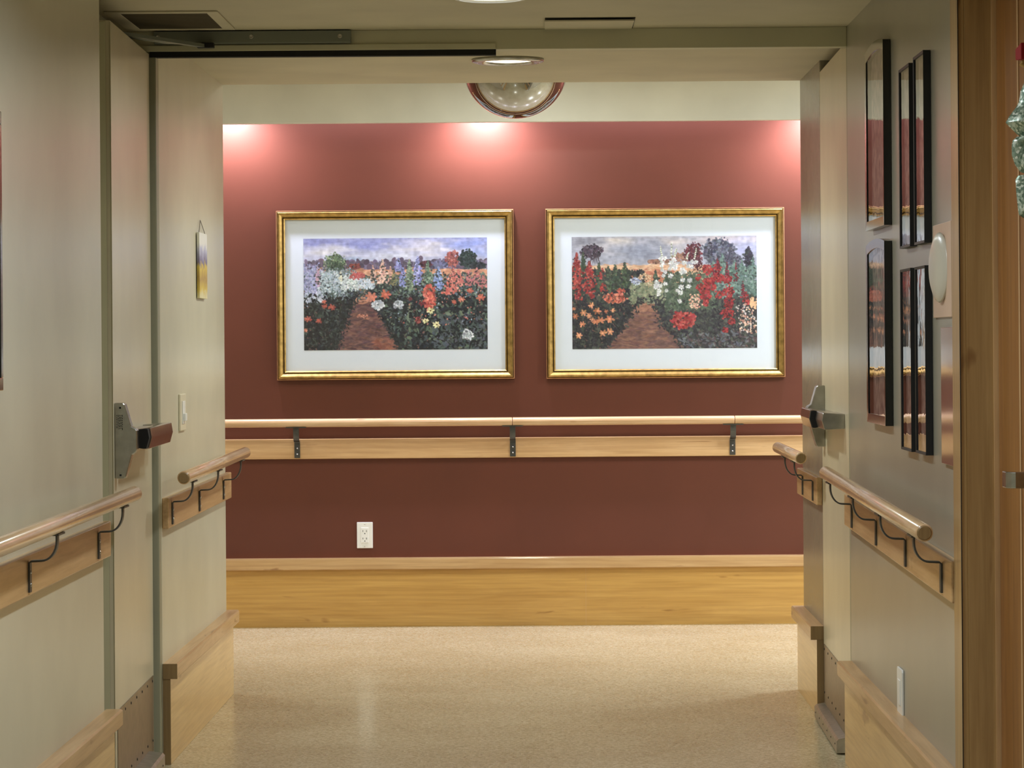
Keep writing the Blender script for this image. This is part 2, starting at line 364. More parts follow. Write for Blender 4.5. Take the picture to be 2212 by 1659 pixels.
# ---------------------------------------------------------------- handrails
R_RAIL = .0195
def arc_pts(n=8):
    return [(1-math.cos(math.pi/2*i/n), math.sin(math.pi/2*i/n)) for i in range(n+1)]
def rail_profile(a, b, r=R_RAIL, e=.006):
    a, b = Vector(a), Vector(b); d = (b-a).normalized()
    return [a, a+d*e*.3, a+d*e, b-d*e, b-d*e*.3, b], [r*.72, r*.92, r, r, r*.92, r*.72]
def side_rail(xw, s, ry0, ry1, z0, z1, by0, by1, brs, label, cap0=True, tilt=0.0):
    # the wall plane is x = xw, s points into the corridor
    t = thing('handrail', (xw, (by0+by1)/2, .70), label, 'handrail', 'round maple handrails')
    xr = xw+s*.083
    def dz(y): return tilt*(y-ry1)/(ry0-ry1) if tilt else 0
    p, rr = rail_profile((xr, ry0, z0), (xr, ry1, z1))
    r_ = MB().tube(p, rr, 24).build('rail', M['rail']['Y'], t)
    if cap0:
        MB().tube([(xr, ry0-.004, z0), (xr, ry0+.002, z0)], [R_RAIL*.70, R_RAIL*.86], 24).build('rail_end', M['endgrain'], r_)
    m_ = MB()
    vs = []
    for y in (by0, by1):
        for x in (xw, xw+s*.020):
            for z in (.703, .795): vs.append((x, y, z+dz(y)))
    m_.add(vs, [(0, 1, 3, 2), (4, 6, 7, 5), (0, 4, 5, 1), (2, 3, 7, 6), (0, 2, 6, 4), (1, 5, 7, 3)])
    m_.build('backing_board', M['board']['Y'], t, bevel=.003)
    for y in brs:
        k = (y-ry0)/(ry1-ry0); zr = z0+(z1-z0)*k; d = dz(y)
        xf = xw+s*.0225; r0 = .034
        pts = [(xf, y, .712+d), (xf, y, .776+d), (xf+s*.004, y, .780+d)]
        xe = xr-s*r0
        pts.append((xe, y, .781+d))
        zc = zr-R_RAIL
        for i in range(1, 9):
            a = math.pi/2*i/8
            pts.append((xe+s*r0*math.sin(a), y, .781+d+(zc-.016-.781-d)*(1-math.cos(a))))
        pts.append((xr, y, zc+.001))
        b_ = MB().strip(pts, (0, 1, 0), .0125, .0042).box(*sorted((xr-.010, xr+.010)), y-.045, y+.045, zc-.0035, zc+.001).build('bracket', M['iron'], t)
        for zs in (.728, .756):
            MB().lathe([(.0001, .003), (.004, .002), (.0045, 0)], (xf+s*.0015, y, zs+d), 'X', 10).build('screw', M['chrome'], b_)
    return t
side_rail(XL, 1, 5.3, 8.07, .855, .865, 5.3, YLW, (5.74, 6.787, 7.84), 'maple handrail in the left foreground, cut off by the photo edge', False)
side_rail(XLP, 1, 9.10, 10.97, .861, .869, 9.25, 11.10, (9.33, 10.06, 10.81), 'short maple handrail under the light switch on the left passage wall')
side_rail(XR, -1, 6.71, 9.07, .832, .863, 6.752, YHD-.02, (6.91, 7.60, 8.275, 8.93), 'long maple handrail on the right wall under the black frames', True, -.028)
side_rail(XRP, -1, 10.16, 11.17, .865, .866, 10.30, 11.10, (10.43, 10.84), 'stubby maple handrail beyond the right door leaf')
t = thing('handrail', (0, YFAR, .743), 'long maple handrail running along the red wall under the garden pictures', 'handrail', 'round maple handrails')
yr = YFAR-.083
for a, b_ in ((-4.0, -2.06), (-2.058, -.149), (-.147, .829), (.831, 2.7), (2.702, 4.4)):
    p, rr = rail_profile((a, yr, .904), (b_, yr, .904), R_RAIL*.95, .0025)
    rr = [R_RAIL*.95*k for k in (.93, .98, 1, 1, .98, .93)]
    MB().tube(p, rr, 24).build('rail', M['rail']['X'], t)
B(-4.2, 4.5, YFAR-.020, YFAR, .743, .832).build('backing_board', M['board']['X'], t, bevel=.003)
for x in (-3.0, -2.05, -1.10, -.147, .824, 1.78, 2.72):
    yf = YFAR-.0225; zc = .904-R_RAIL*.95
    pts = [(x, yf, .748), (x, yf, .815), (x, yf-.004, .820), (x, yr+.034, .822)]
    for i in range(1, 9):
        a = math.pi/2*i/8
        pts.append((x, yr+.034-.034*math.sin(a), .822+(zc-.010-.822)*(1-math.cos(a))))
    pts.append((x, yr, zc+.001))
    b_ = MB().strip(pts, (1, 0, 0), .0125, .0042).box(x-.045, x+.045, yr-.010, yr+.010, zc-.0035, zc+.001).build('bracket', M['iron'], t)
    for zs in (.764, .790):
        MB().lathe([(.0001, -.003), (.0036, -.002), (.004, 0)], (x, yf-.0015, zs), 'Y', 10).build('screw', M['chrome'], b_)

# ---------------------------------------------------------------- double egress doors
def quad_box(p0, p1, n, thick, z0, z1):
    """box along p0->p1 (XY), extruded by thick along n"""
    p0, p1, n = Vector(p0), Vector(p1), Vector(n)
    pts = [p0, p1, p1+n*thick, p0+n*thick]
    return MB().prism([(p.x, p.y) for p in pts], 'Z', z0, z1)
class Leaf:
    """frame on the visible face of a leaf: d outwards into the passage, l along the leaf from the free end"""
    def __init__(s, free, hinge, out):
        s.a = Vector(free); s.b = Vector(hinge); s.u = (s.b-s.a).normalized(); s.n = Vector((-s.u.y, s.u.x))
        if s.n.x*out < 0: s.n = -s.n
        s.L = (s.b-s.a).length
    def P(s, l, d, z): q = s.a+s.u*l+s.n*d; return (q.x, q.y, z)
    def box(s, mb, l0, l1, d0, d1, z0, z1, mi=0):
        vs = [s.P(l, d, z) for l in (l0, l1) for d in (d0, d1) for z in (z0, z1)]
        mb.add(vs, [(0, 1, 3, 2), (4, 6, 7, 5), (0, 4, 5, 1), (2, 3, 7, 6), (0, 2, 6, 4), (1, 5, 7, 3)], mi); return mb
    def prism(s, mb, poly, l0, l1, poly1=None, mi=0):
        n = len(poly); poly1 = poly1 or poly
        vs = [s.P(l0, d, z) for d, z in poly]+[s.P(l1, d, z) for d, z in poly1]
        fs = [tuple(range(n)), tuple(range(2*n-1, n-1, -1))]+[(i, n+i, n+(i+1) % n, (i+1) % n) for i in range(n)]
        mb.add(vs, fs, mi); return mb
def make_leaf(name, label, L, zt, th, kick_z, bump_z, bump_d, kl, bl):
    g = thing(name, (L.b.x, L.b.y, 0), label, 'door', None, 'structure')
    L.box(MB(), 0, L.L, -th, 0, .008, zt).build('door_leaf', M['door'], g, bevel=.002)
    k = L.box(MB(), kl[0], kl[1], .0002, .0022, .055, kick_z).build('kick_plate', M['steel'], g)
    n = 7
    for row, z in ((0, kick_z-.014), (1, .090)):
        for i in range(n):
            l = kl[0]+.03+(kl[1]-kl[0]-.06)*i/(n-1)
            c = L.P(l, .0022, z)
            MB().lathe([(.0045, 0), (.003, .0015), (.0001, .002)] if L.n.x > 0 else [(.0045, 0), (.003, -.0015), (.0001, -.002)], c, 'X', 8).build('screw', M['gap'], k)
    bq = L.prism(MB(), [(0.0025, bump_z[0]), (bump_d, bump_z[0]), (bump_d, bump_z[1]-.008), (bump_d-.006, bump_z[1]-.001), (.0025, bump_z[1]+.004)], bl[0], bl[1]).build('floor_bumper', M['alu'], g)
    for i in range(6):
        c = L.P(bl[0]+.06+(bl[1]-bl[0]-.12)*i/5, bump_d, (bump_z[0]+bump_z[1])/2)
        MB().lathe([(.004, 0), (.0001, .002 if L.n.x > 0 else -.002)], c, 'X', 8).build('screw', M['gap'], bq)
    return g
def panic(g, L, case_l, rail_l, pad_l, z):
    c = [(0, z+.098), (.024, z+.098), (.028, z+.094), (.045, z+.036), (.056, z+.030), (.060, z+.024), (.060, z-.026), (.055, z-.034), (.046, z-.040), (.030, z-.098), (.026, z-.103), (0, z-.103)]
    case = L.prism(MB(), c, case_l[0], case_l[1]).build('panic_device', M['chrome'], g, bevel=.0025)
    ec = [(.004, z+.090), (.022, z+.090), (.040, z+.030), (.054, z+.022), (.054, z-.024), (.040, z-.034), (.024, z-.094), (.004, z-.094)]
    L.prism(MB(), [(0, z+.020), (.046, z+.020), (.046, z-.022), (0, z-.022)], rail_l[0], rail_l[1]).build('mounting_rail', M['chrome'], case, bevel=.0015)
    hexp = lambda d0, d1, h: [(d0, z+h*.86), (d1-.012, z+h), (d1-.004, z+h*.96), (d1, z+.002), (d1-.008, z-h*.96), (d1-.016, z-h), (d0, z-h*.86)]
    L.prism(MB(), hexp(.045, .088, .029), pad_l[0], pad_l[1]).build('push_bar', M['pad'], case, bevel=.001)
    e = L.prism(MB(), hexp(.045, .084, .027), pad_l[0]-.035, pad_l[0]-.0005); L.prism(e, hexp(.045, .086, .027), pad_l[1]+.0005, pad_l[1]+.012)
    e.build('bar_end', M['gap'], case, bevel=.001)
    L.prism(MB(), hexp(0, .070, .026), pad_l[1]+.013, rail_l[1]+.006).build('end_cap', M['chrome'], case, bevel=.002)
    return case, ec
LL = Leaf((-1.146, 8.21), (-1.165, 9.165), 1)
d1 = make_leaf('door_1', 'open cream door leaf on the left, swung toward the viewer against the wall', LL, 2.112, .045, .278, (.006, .068), .048, (.045, .93), (.07, .80))
case, ec = panic(d1, LL, (.03, .075), (.075, .80), (.14, .70), 1.0)
LL.box(MB(), -.006, -.0005, -.043, -.012, .008, 2.108).build('edge_guard', M['header'], d1)
LL.box(MB(), -.005, .004, .0002, .0015, .008, 2.108).build('astragal', M['door'], d1)
# embossed maker's text on the near face of the left panic device case, too small to read: short engraved marks
rnd = random.Random(4); mk = MB()
for row in range(5):
    dd = .006+row*.0036; zz = 1.0+.066
    while zz > 1.03:
        h = rnd.uniform(.002, .006); LL.box(mk, .0293, .0297, dd, dd+.0016, zz-h, zz); zz -= h+.002
mk.build('engraving', M['gap'], case)
for z in (1.085, .906): LL.box(MB(), .0288, .0296, .013, .018, z-.0025, z+.0025).build('screw', M['gap'], case)
LR = Leaf((.916, 10.285), (.902, 9.235), -1)
d2 = make_leaf('door_2', 'open cream door leaf on the right, swung away from the viewer', LR, 2.14, .045, .247, (.005, .048), .034, (.03, 1.0), (.02, .93))
panic(d2, LR, (.06, .13), (.13, .90), (.24, .62), 1.005)
# overhead closer: track on the header, arm to the left leaf
c = thing('door_closer', (-.86, YHD, 2.14), 'grey green closer track bar with arm above the left door', 'door closer')
B(-1.150, -.568, YHD-.030, YHD-.0005, 2.141, 2.177).build('track', M['track'], c, bevel=.0015)
for x in (-1.138, -.862, -.60):
    MB().lathe([(.0065, 0), (.0065, -.002), (.004, -.003), (.0038, -.001), (.0001, -.001)], (x, YHD-.030, 2.160), 'Y', 16).build('screw', M['alu'], c)
MB().tube([(-1.20, 8.86, 2.136), (-1.10, 9.02, 2.134), (-1.0, YHD-.045, 2.136)], .006, 8).strip([(-1.225, 8.75, 2.136), (-1.0, YHD-.045, 2.132)], (0, 0, 1), .005, .02).build('arm', M['track'], c)
B(-1.02, -.97, YHD-.06, YHD-.0305, 2.126, 2.141).build('slider', M['gap'], c, bevel=.002)

# ---------------------------------------------------------------- wooden door on the right
d3 = thing('door_3', (.95, 6.18, 0), 'amber maple door with lever at the right edge of the photo', 'door', None, 'structure')
B(.966, 1.01, 5.67, 6.612, .006, 2.05).build('door_leaf', M['door_wood'], d3, bevel=.002)
B(.9645, .9655, 6.300, 6.318, .006, 2.05).build('edge_strip', M['pale_edge'], d3)
cs = MB().box(.885, .900, 6.626, 6.746, 0, 2.17).box(.885, .900, 5.54, 5.66, 0, 2.17).box(.885, .900, 5.66, 6.626, 2.06, 2.17)
cs.build('casing', M['casing'], d3, bevel=.002)
B(.8995, .956, 6.620, 6.745, 0, 2.07).build('jamb', M['casing'], d3)
B(.8850, .8868, 6.6240, 6.6262, 0, 2.07).build('reveal_gap', M['dark'], d3)
B(.956, 1.05, 6.614, 6.745, 0, 2.07).build('door_stop', M['pale_edge'], d3)
B(.9, 1.02, 5.55, 5.668, 0, 2.07).build('jamb', M['casing'], d3)
B(.9, 1.02, 5.67, 6.612, 2.052, 2.075).build('jamb', M['casing'], d3)
lv = MB().lathe([(.0001, -.010), (.026, -.010), (.029, -.006), (.030, 0)], (.966, 6.025, .976), 'X', 32)
lv.prism([(.966, 6.014), (.910, 6.014), (.902, 6.0165), (.896, 6.022), (.893, 6.030), (.893, 6.075), (.896, 6.080), (.900, 6.080), (.903, 6.075), (.903, 6.037), (.908, 6.034), (.966, 6.034)], 'Z', .960, .992)
lv.build('lever_handle', M['chrome'], d3, bevel=.002)

# ---------------------------------------------------------------- ribbon decoration on the wooden door
wr = thing('door_ribbon', (.965, 5.97, 1.44), 'silver green sequinned ribbon swag hanging on the amber door', 'decoration')
SY = 5.99
def fold(name, pts, y, bulge, seed):
    # pts: (x, z) of the free edge from top to bottom; the ribbon runs from that edge back to the door face, facing down the corridor
    rows = []
    for i in range(len(pts)-1):
        for k in range(6):
            t = k/6; rows.append((pts[i][0]*(1-t)+pts[i+1][0]*t, pts[i][1]*(1-t)+pts[i+1][1]*t))
    rows.append(pts[-1]); nc = 9; rn = random.Random(seed); ph = rn.uniform(0, 6)
    mb = MB(); vs = []
    for side in (1, -1):
        for i, (x, z) in enumerate(rows):
            q = i/(len(rows)-1)
            for c in range(nc):
                u = c/(nc-1); xx = x+(.9655-x)*u
                yy = y-side*bulge*math.sin(math.pi*min(1, u*.8+.02))*math.sin(math.pi*(.08+.84*q))**.5*(1+.25*math.sin(9*q+ph+3*u))-(.0 if side > 0 else .002)
                vs.append((xx, yy, z+.004*math.sin(7*u+ph)*u))
    nr = len(rows); f = []
    for b0 in (0, nr*nc):
        for i in range(nr-1):
            for c in range(nc-1): a = b0+i*nc+c; f.append((a, a+1, a+nc+1, a+nc))
    m0 = nr*nc
    for i in range(nr-1): f.append((i*nc, (i+1)*nc, m0+(i+1)*nc, m0+i*nc)); f.append((i*nc+nc-1, (i+1)*nc+nc-1, m0+(i+1)*nc+nc-1, m0+i*nc+nc-1))
    mb.add(vs, f, 0, True); return mb.build(name, M['ribbon'], wr)
fold('ribbon_loop', [(.944, 1.762), (.928, 1.744), (.921, 1.728), (.918, 1.708), (.912, 1.697), (.899, 1.680), (.892, 1.668), (.900, 1.659), (.913, 1.646), (.925, 1.637)], SY, .035, 1)
fold('ribbon_loop', [(.930, 1.641), (.912, 1.640), (.904, 1.633), (.902, 1.622), (.902, 1.604), (.908, 1.586), (.918, 1.572), (.928, 1.568)], SY-.01, .028, 2)
fold('ribbon_tail', [(.930, 1.568), (.916, 1.566), (.911, 1.558), (.912, 1.536), (.915, 1.505), (.917, 1.490), (.925, 1.484)], SY+.005, .022, 3)
fold('ribbon_tail', [(.940, 1.478), (.930, 1.466), (.926, 1.450), (.925, 1.432), (.928, 1.418), (.940, 1.410)], SY-.005, .018, 4)
mb = MB().tube([(.945, SY, 1.772), (.926, SY+.01, 1.782), (.936, SY, 1.795), (.955, SY, 1.80)], .006, 8); mb.build('cord', M['gold_cord'], wr)
mb = MB(); mb.prism([(SY-.05, 1.786), (SY+.02, 1.790), (SY+.022, 1.812), (SY-.05, 1.818)], 'X', .915, .958); mb.build('felt_tag', M['red_tag'], wr, bevel=.002)
def leaf(mb, c, d, ln, w):
    c = Vector(c); d = Vector(d).normalized(); s_ = d.cross(Vector((0, 1, .2))).normalized(); up = d.cross(s_)
    vs = []; prof = (0, .6, .9, 1, .75, .4, 0)
    for i, k in enumerate(prof):
        q = c+d*ln*i/6+up*.15*ln*math.sin(i/6*3); vs += [q-s_*w*k, q+up*w*.2*k, q+s_*w*k]
    mb.add(vs, [(3*i+j, 3*i+j+1, 3*i+4+j, 3*i+3+j) for i in range(6) for j in (0, 1)], 0, True)
mb = MB()
for c_, d_, ln in (((.950, SY-.055, 1.625), (-.6, .1, -.8), .045), ((.945, SY-.05, 1.595), (-.9, .1, -.5), .03), ((.95, SY-.05, 1.665), (-.8, .1, -.3), .03), ((.945, SY-.04, 1.495), (-.7, .1, -.5), .028), ((.95, SY-.05, 1.575), (-.5, .1, -.8), .04)):
    leaf(mb, c_, d_, ln, .012)
mb.build('leaves', M['greenleaf'], wr).modifiers.new('solid', 'SOLIDIFY').thickness = .001

# ---------------------------------------------------------------- the two garden prints, dabbed stroke by stroke
class Canvas:
    """canvas in design units w x h; colours are 0-255 sRGB"""
    def __init__(s, w, h, px, seed):
        s.k = px/w; s.W = px; s.H = int(round(h*s.k)); s.w, s.h = w, h
        s.img = np.zeros((s.H, s.W, 3)); s.r = np.random.RandomState(seed); s.rr = random.Random(seed)
        s.X, s.Y = np.meshgrid((np.arange(s.W)+.5)/s.k, (np.arange(s.H)+.5)/s.k)
    def noise(s, cw, ch):
        gw, gh = int(s.w/cw)+3, int(s.h/ch)+3; g = s.r.rand(gh, gw)
        fx, fy = s.X/cw, s.Y/ch; ix, iy = fx.astype(int), fy.astype(int); tx, ty = fx-ix, fy-iy
        tx = tx*tx*(3-2*tx); ty = ty*ty*(3-2*ty)
        return (g[iy, ix]*(1-tx)+g[iy, ix+1]*tx)*(1-ty)+(g[iy+1, ix]*(1-tx)+g[iy+1, ix+1]*tx)*ty
    def blend(s, mask, col):
        m = np.clip(mask, 0, 1)[..., None]; s.img = s.img*(1-m)+np.array(col, float)*m
    def dab(s, x, y, rx, ry, ang, col, a=1.0):
        R = max(rx, ry)+2/s.k
        x0, x1 = max(0, int((x-R)*s.k)), min(s.W, int((x+R)*s.k)+2); y0, y1 = max(0, int((y-R)*s.k)), min(s.H, int((y+R)*s.k)+2)
        if x0 >= x1 or y0 >= y1: return
        X = s.X[y0:y1, x0:x1]-x; Y = s.Y[y0:y1, x0:x1]-y; c, n = math.cos(ang), math.sin(ang)
        d = np.sqrt(((X*c+Y*n)/rx)**2+((-X*n+Y*c)/ry)**2)
        m = (np.clip((1-d)*min(rx, ry)*s.k+.5, 0, 1)*a)[..., None]
        s.img[y0:y1, x0:x1] = s.img[y0:y1, x0:x1]*(1-m)+np.array(col, float)*m
    def jit(s, c, j):
        d = s.rr.uniform(-j, j); return tuple(min(255, max(0, v+d+s.rr.uniform(-j, j)*.4)) for v in c)
    def scatter(s, n, reg, cols, r, j=14, asp=(.4, .8), a=1.0, ang=None):
        x0, y0, x1, y1 = reg[:4]; test = reg[4] if len(reg) > 4 else None
        for _ in range(n):
            x, y = s.rr.uniform(x0, x1)+s.rr.gauss(0, 16), s.rr.uniform(y0, y1)+s.rr.gauss(0, 12)
            if test and not test(x, y): continue
            rr = s.rr.uniform(*r)
            an = s.rr.uniform(0, math.pi) if ang is None else ang+s.rr.uniform(-.4, .4)
            s.dab(x, y, rr, rr*s.rr.uniform(*asp), an, s.jit(s.rr.choice(cols), j), a)
    def clump(s, x, y, rx, ry, cols, n, r, j=14, asp=(.5, .9), round_=True):
        for _ in range(n):
            t = s.rr.uniform(0, 2*math.pi); q = math.sqrt(s.rr.random()); 
            rr = s.rr.uniform(*r)
            k = s.rr.random(); dk = .62 if k < .16 else (.82 if k < .4 else 1.0); q = q*(1.18 if k > .8 else .95)
            s.dab(x+rx*q*math.cos(t), y+ry*q*math.sin(t), rr*.8, rr*.8*s.rr.uniform(*asp), s.rr.uniform(0, 3.14), s.jit(mul(s.rr.choice(cols), dk), j))
    def spire(s, x, y0, y1, w, cols, n, r, lean=0):
        for _ in range(n):
            q = s.rr.random(); wy = w*(.12+.88*min(1, q*1.6)); rr = s.rr.uniform(*r)*(.5+.5*min(1, q*2))
            if s.rr.random() < .22: s.dab(x+s.rr.gauss(0, .5)*wy, y0+(y1-y0)*q, rr, rr*.7, 0, s.jit((58, 66, 62), 10)); continue
            s.dab(x+lean*(1-q)+s.rr.gauss(0, .45)*wy, y0+(y1-y0)*q, rr, rr*.75, s.rr.uniform(0, 3.1), s.jit(s.rr.choice(cols), 14))
    def bloom(s, x, y, r, petal, centre=None, n=7):
        for i in range(n):
            t = 2*math.pi*i/n+s.rr.uniform(-.2, .2)
            q = s.rr.uniform(.40, .75); s.dab(x+r*q*math.cos(t), y+r*q*.85*math.sin(t), r*.46, r*.24, t+s.rr.uniform(-.4, .4), s.jit(mul(petal, s.rr.uniform(.78, 1.05)), 14))
        s.dab(x, y, r*.3, r*.26, 0, s.jit(mul(petal, 1.05), 6))
        if centre: s.dab(x, y, r*.22, r*.18, 0, centre)

DK = [(34, 38, 44), (44, 52, 52), (28, 28, 36), (58, 70, 64), (40, 46, 58)]
def sky(c, base, patches, bottom, yb):
    t = np.clip(c.Y/yb, 0, 1)[..., None]
    c.img = np.array(base[0], float)*(1-t)+np.array(base[1], float)*t
    for x, y, rx, ry, col, a in patches:
        d = np.sqrt(((c.X-x)/rx)**2+((c.Y-y)/ry)**2)+(c.noise(90, 26)-.5)*.9
        c.blend(np.clip(1.25-d, 0, 1)*a, col)
    n = c.noise(38, 8)-.5; c.img += n[..., None]*14
def paint_left():
    c = Canvas(1624, 990, 620, 11)
    sky(c, ((150, 156, 206), (196, 200, 214)), [(120, 40, 200, 45, (128, 134, 190), .8), (180, 110, 260, 55, (214, 214, 216), .9), (560, 60, 170, 50, (132, 140, 200), .9), (1120, 90, 330, 90, (208, 206, 212), .9), (1450, 60, 220, 50, (136, 152, 214), .9), (1500, 150, 260, 40, (146, 166, 222), .7), (760, 150, 300, 40, (206, 212, 224), .8), (430, 190, 160, 22, (150, 176, 206), .7)], None, 260)
    # far tree line and field
    c.scatter(500, (0, 215, 1624, 275), [(96, 84, 104), (110, 92, 110), (84, 74, 92), (120, 112, 140)], (16, 30), 10, (.6, .9))
    c.clump(455, 252, 52, 24, [(146, 72, 62), (124, 58, 56)], 80, (8, 16)); c.clump(1190, 240, 90, 34, [(116, 122, 160), (104, 106, 138)], 90, (10, 20)); c.clump(1080, 235, 50, 24, [(96, 56, 64)], 50, (8, 16))
    c.blend(np.clip((c.Y-278+(c.noise(60, 20)-.5)*8)/3, 0, 1), (206, 146, 112))
    c.scatter(500, (0, 285, 1624, 420), [(214, 156, 120), (196, 132, 98), (222, 172, 136), (188, 118, 96)], (14, 40), 10, (.12, .25), .8, 0)
    # trees
    c.clump(1320, 185, 58, 66, [(172, 92, 86), (152, 78, 76), (188, 112, 98)], 260, (7, 14))
    c.clump(1452, 190, 74, 78, [(46, 62, 60), (36, 50, 52), (62, 82, 76)], 360, (8, 16)); c.clump(1540, 250, 70, 30, [(44, 54, 56), (60, 62, 70)], 120, (8, 14))
    c.clump(285, 215, 90, 78, [(96, 124, 92), (124, 150, 108), (70, 92, 74), (150, 170, 128)], 420, (6, 13)); c.clump(300, 260, 70, 50, [(60, 80, 66), (76, 98, 74)], 160, (6, 12))
    # path
    path = lambda x, y: True
    top = 455
    lx = 470-(c.Y-top)*.37+(c.noise(60, 60)-.5)*40; rx_ = 560+(c.Y-top)*.56+(c.noise(60, 60)-.5)*50
    c.blend(np.clip((c.Y-430)/30, 0, 1), (132, 92, 84))
    c.scatter(900, (260, 470, 900, 990), [(108, 74, 72), (96, 66, 70), (126, 84, 74), (84, 60, 68)], (16, 44), 10, (.15, .3), .8, 0)
    c.scatter(120, (450, 470, 600, 560), [(206, 150, 116), (190, 128, 98)], (10, 30), 10, (.15, .3), .8, 0)
    c.scatter(90, (620, 900, 880, 985), [(140, 84, 70), (158, 98, 78)], (14, 40), 10, (.15, .3), .7, 0)
    # left and right banks of foliage
    left = lambda x, y: x < 470-(max(0, y-440)*.36)
    right = lambda x, y: x > 570+max(0, y-480)*.56+(0 if y > 440 else 0)
    c.scatter(2600, (0, 330, 520, 990, left), DK, (10, 24), 8, (.3, .6))
    c.scatter(5200, (560, 400, 1624, 990, right), DK, (10, 24), 8, (.3, .6))
    c.scatter(1500, (0, 280, 480, 520, lambda x, y: left(x, y)), [(104, 130, 130), (140, 162, 170), (86, 104, 100), (160, 174, 196), (70, 88, 82)], (6, 14), 12, (.3, .6))
    c.scatter(1500, (400, 330, 1624, 520), [(84, 104, 92), (60, 76, 70), (112, 134, 116), (52, 62, 64), (96, 112, 128)], (7, 16), 12, (.3, .7))
    c.scatter(420, (590, 560, 1624, 980, right), [(92, 112, 92), (76, 96, 92), (110, 128, 104), (66, 82, 84)], (12, 26), 10, (.35, .6))
    c.scatter(260, (1150, 700, 1624, 980, right), [(84, 92, 106), (70, 84, 82)], (12, 24), 10, (.35, .6))
    c.scatter(140, (0, 560, 430, 930, left), [(84, 100, 92), (60, 76, 74)], (8, 18), 10, (.3, .5))
    # pale flower clouds
    c.scatter(420, (0, 240, 130, 480), [(150, 156, 200), (176, 180, 212), (128, 134, 176)], (6, 13), 12)
    c.scatter(300, (130, 290, 330, 470), [(170, 190, 200), (196, 208, 212), (150, 170, 176)], (6, 12), 12)
    c.scatter(260, (330, 330, 500, 450), [(204, 216, 216), (224, 230, 226), (176, 194, 190)], (6, 12), 10)
    c.scatter(140, (480, 360, 620, 440), [(176, 196, 212), (206, 216, 224)], (6, 12), 10)
    c.scatter(110, (20, 480, 170, 570), [(200, 208, 220), (170, 182, 204)], (6, 12), 10)
    c.scatter(90, (420, 310, 520, 350), [(176, 74, 76), (196, 96, 92)], (6, 12), 10)
    for _ in range(420):
        y = c.rr.uniform(470, 990); x = (470-(y-440)*.36 if c.rr.random() < .5 else 570+(y-480)*.56)+c.rr.gauss(0, 22)
        c.dab(x, y, c.rr.uniform(8, 18), c.rr.uniform(3, 7), c.rr.uniform(0, 3.1), c.jit(c.rr.choice(DK), 10))
    c.scatter(420, (600, 480, 1624, 980, right), [(22, 26, 32), (30, 34, 38)], (10, 20), 5, (.3, .6))
    c.scatter(200, (0, 500, 430, 990, left), [(22, 24, 32), (30, 34, 38)], (10, 22), 5, (.3, .6))
    c.scatter(90, (760, 440, 1624, 760, right), [(206, 130, 110), (150, 170, 190), (190, 104, 92)], (5, 10), 12)
    # spires
    for x, y0, y1, w, cl, n in ((125, 250, 420, 22, [(196, 160, 176), (176, 150, 176)], 70), (330, 290, 380, 16, [(216, 216, 190)], 40),
        (700, 190, 400, 46, [(226, 184, 164), (206, 158, 136), (236, 204, 186)], 190), (615, 240, 390, 30, [(216, 176, 156), (196, 150, 132)], 90), (770, 250, 400, 26, [(214, 170, 150), (190, 140, 124)], 80),
        (840, 180, 300, 40, [(136, 144, 204), (160, 168, 220), (112, 118, 178)], 110), (880, 260, 430, 36, [(140, 150, 208), (116, 124, 184)], 110), (1010, 165, 420, 44, [(140, 146, 206), (168, 174, 224), (116, 122, 180)], 200),
        (935, 190, 460, 44, [(126, 150, 122), (152, 172, 142), (100, 124, 100)], 200), (1100, 200, 430, 44, [(104, 132, 108), (132, 158, 130), (84, 110, 92)], 190), (800, 290, 420, 26, [(120, 120, 80), (146, 140, 96)], 70),
        (1190, 260, 460, 42, [(140, 164, 216), (166, 186, 228), (116, 138, 192)], 190), (1320, 270, 500, 60, [(216, 124, 110), (196, 98, 90), (230, 150, 132)], 240), (1370, 280, 420, 50, [(224, 140, 124), (200, 110, 100)], 130), (1270, 390, 500, 34, [(226, 120, 104), (206, 98, 86)], 90),
        (1460, 290, 430, 30, [(200, 120, 118), (180, 104, 108)], 70), (1530, 270, 420, 40, [(204, 130, 124), (180, 106, 108)], 90), (1590, 330, 440, 40, [(196, 122, 116), (170, 100, 104)], 70)):
        c.spire(x, y0, y1, w, cl, n, (7, 13))
    c.clump(1110, 520, 56, 110, [(222, 106, 88), (200, 84, 72), (236, 134, 112)], 210, (10, 18))
    for x, y, r in ((600, 520, 52), (725, 500, 48), (40, 712, 30), (135, 730, 28), (1330, 570, 24), (1395, 545, 30), (1565, 530, 38), (1470, 470, 30), (185, 600, 26), (252, 610, 34), (180, 560, 20), (15, 810, 22)):
        c.bloom(x, y, r, c.rr.choice([(216, 110, 88), (196, 92, 78), (222, 134, 108)]))
    c.clump(940, 540, 18, 14, [(130, 60, 66)], 18, (6, 10)); c.clump(1050, 580, 30, 20, [(126, 40, 48)], 30, (6, 11)); c.clump(1010, 730, 24, 34, [(176, 82, 78), (140, 60, 62)], 36, (7, 12))
    for x, y, rx, ry in ((660, 592, 60, 46), (835, 592, 52, 44), (1445, 865, 48, 56)):
        c.clump(x, y, rx*.8, ry*.8, [(206, 216, 222), (226, 232, 236), (176, 188, 200)], 70, (12, 20), 8)
    for x, y, r in ((1120, 645, 36), (1075, 735, 30), (1175, 768, 36)): c.bloom(x, y, r, (230, 224, 164), (90, 70, 40))
    c.clump(520, 688, 50, 12, [(216, 146, 116), (190, 116, 92)], 26, (9, 16), 8, (.3, .5)); c.clump(560, 712, 24, 8, [(206, 136, 108)], 10, (8, 14), 8, (.3, .5))
    return c
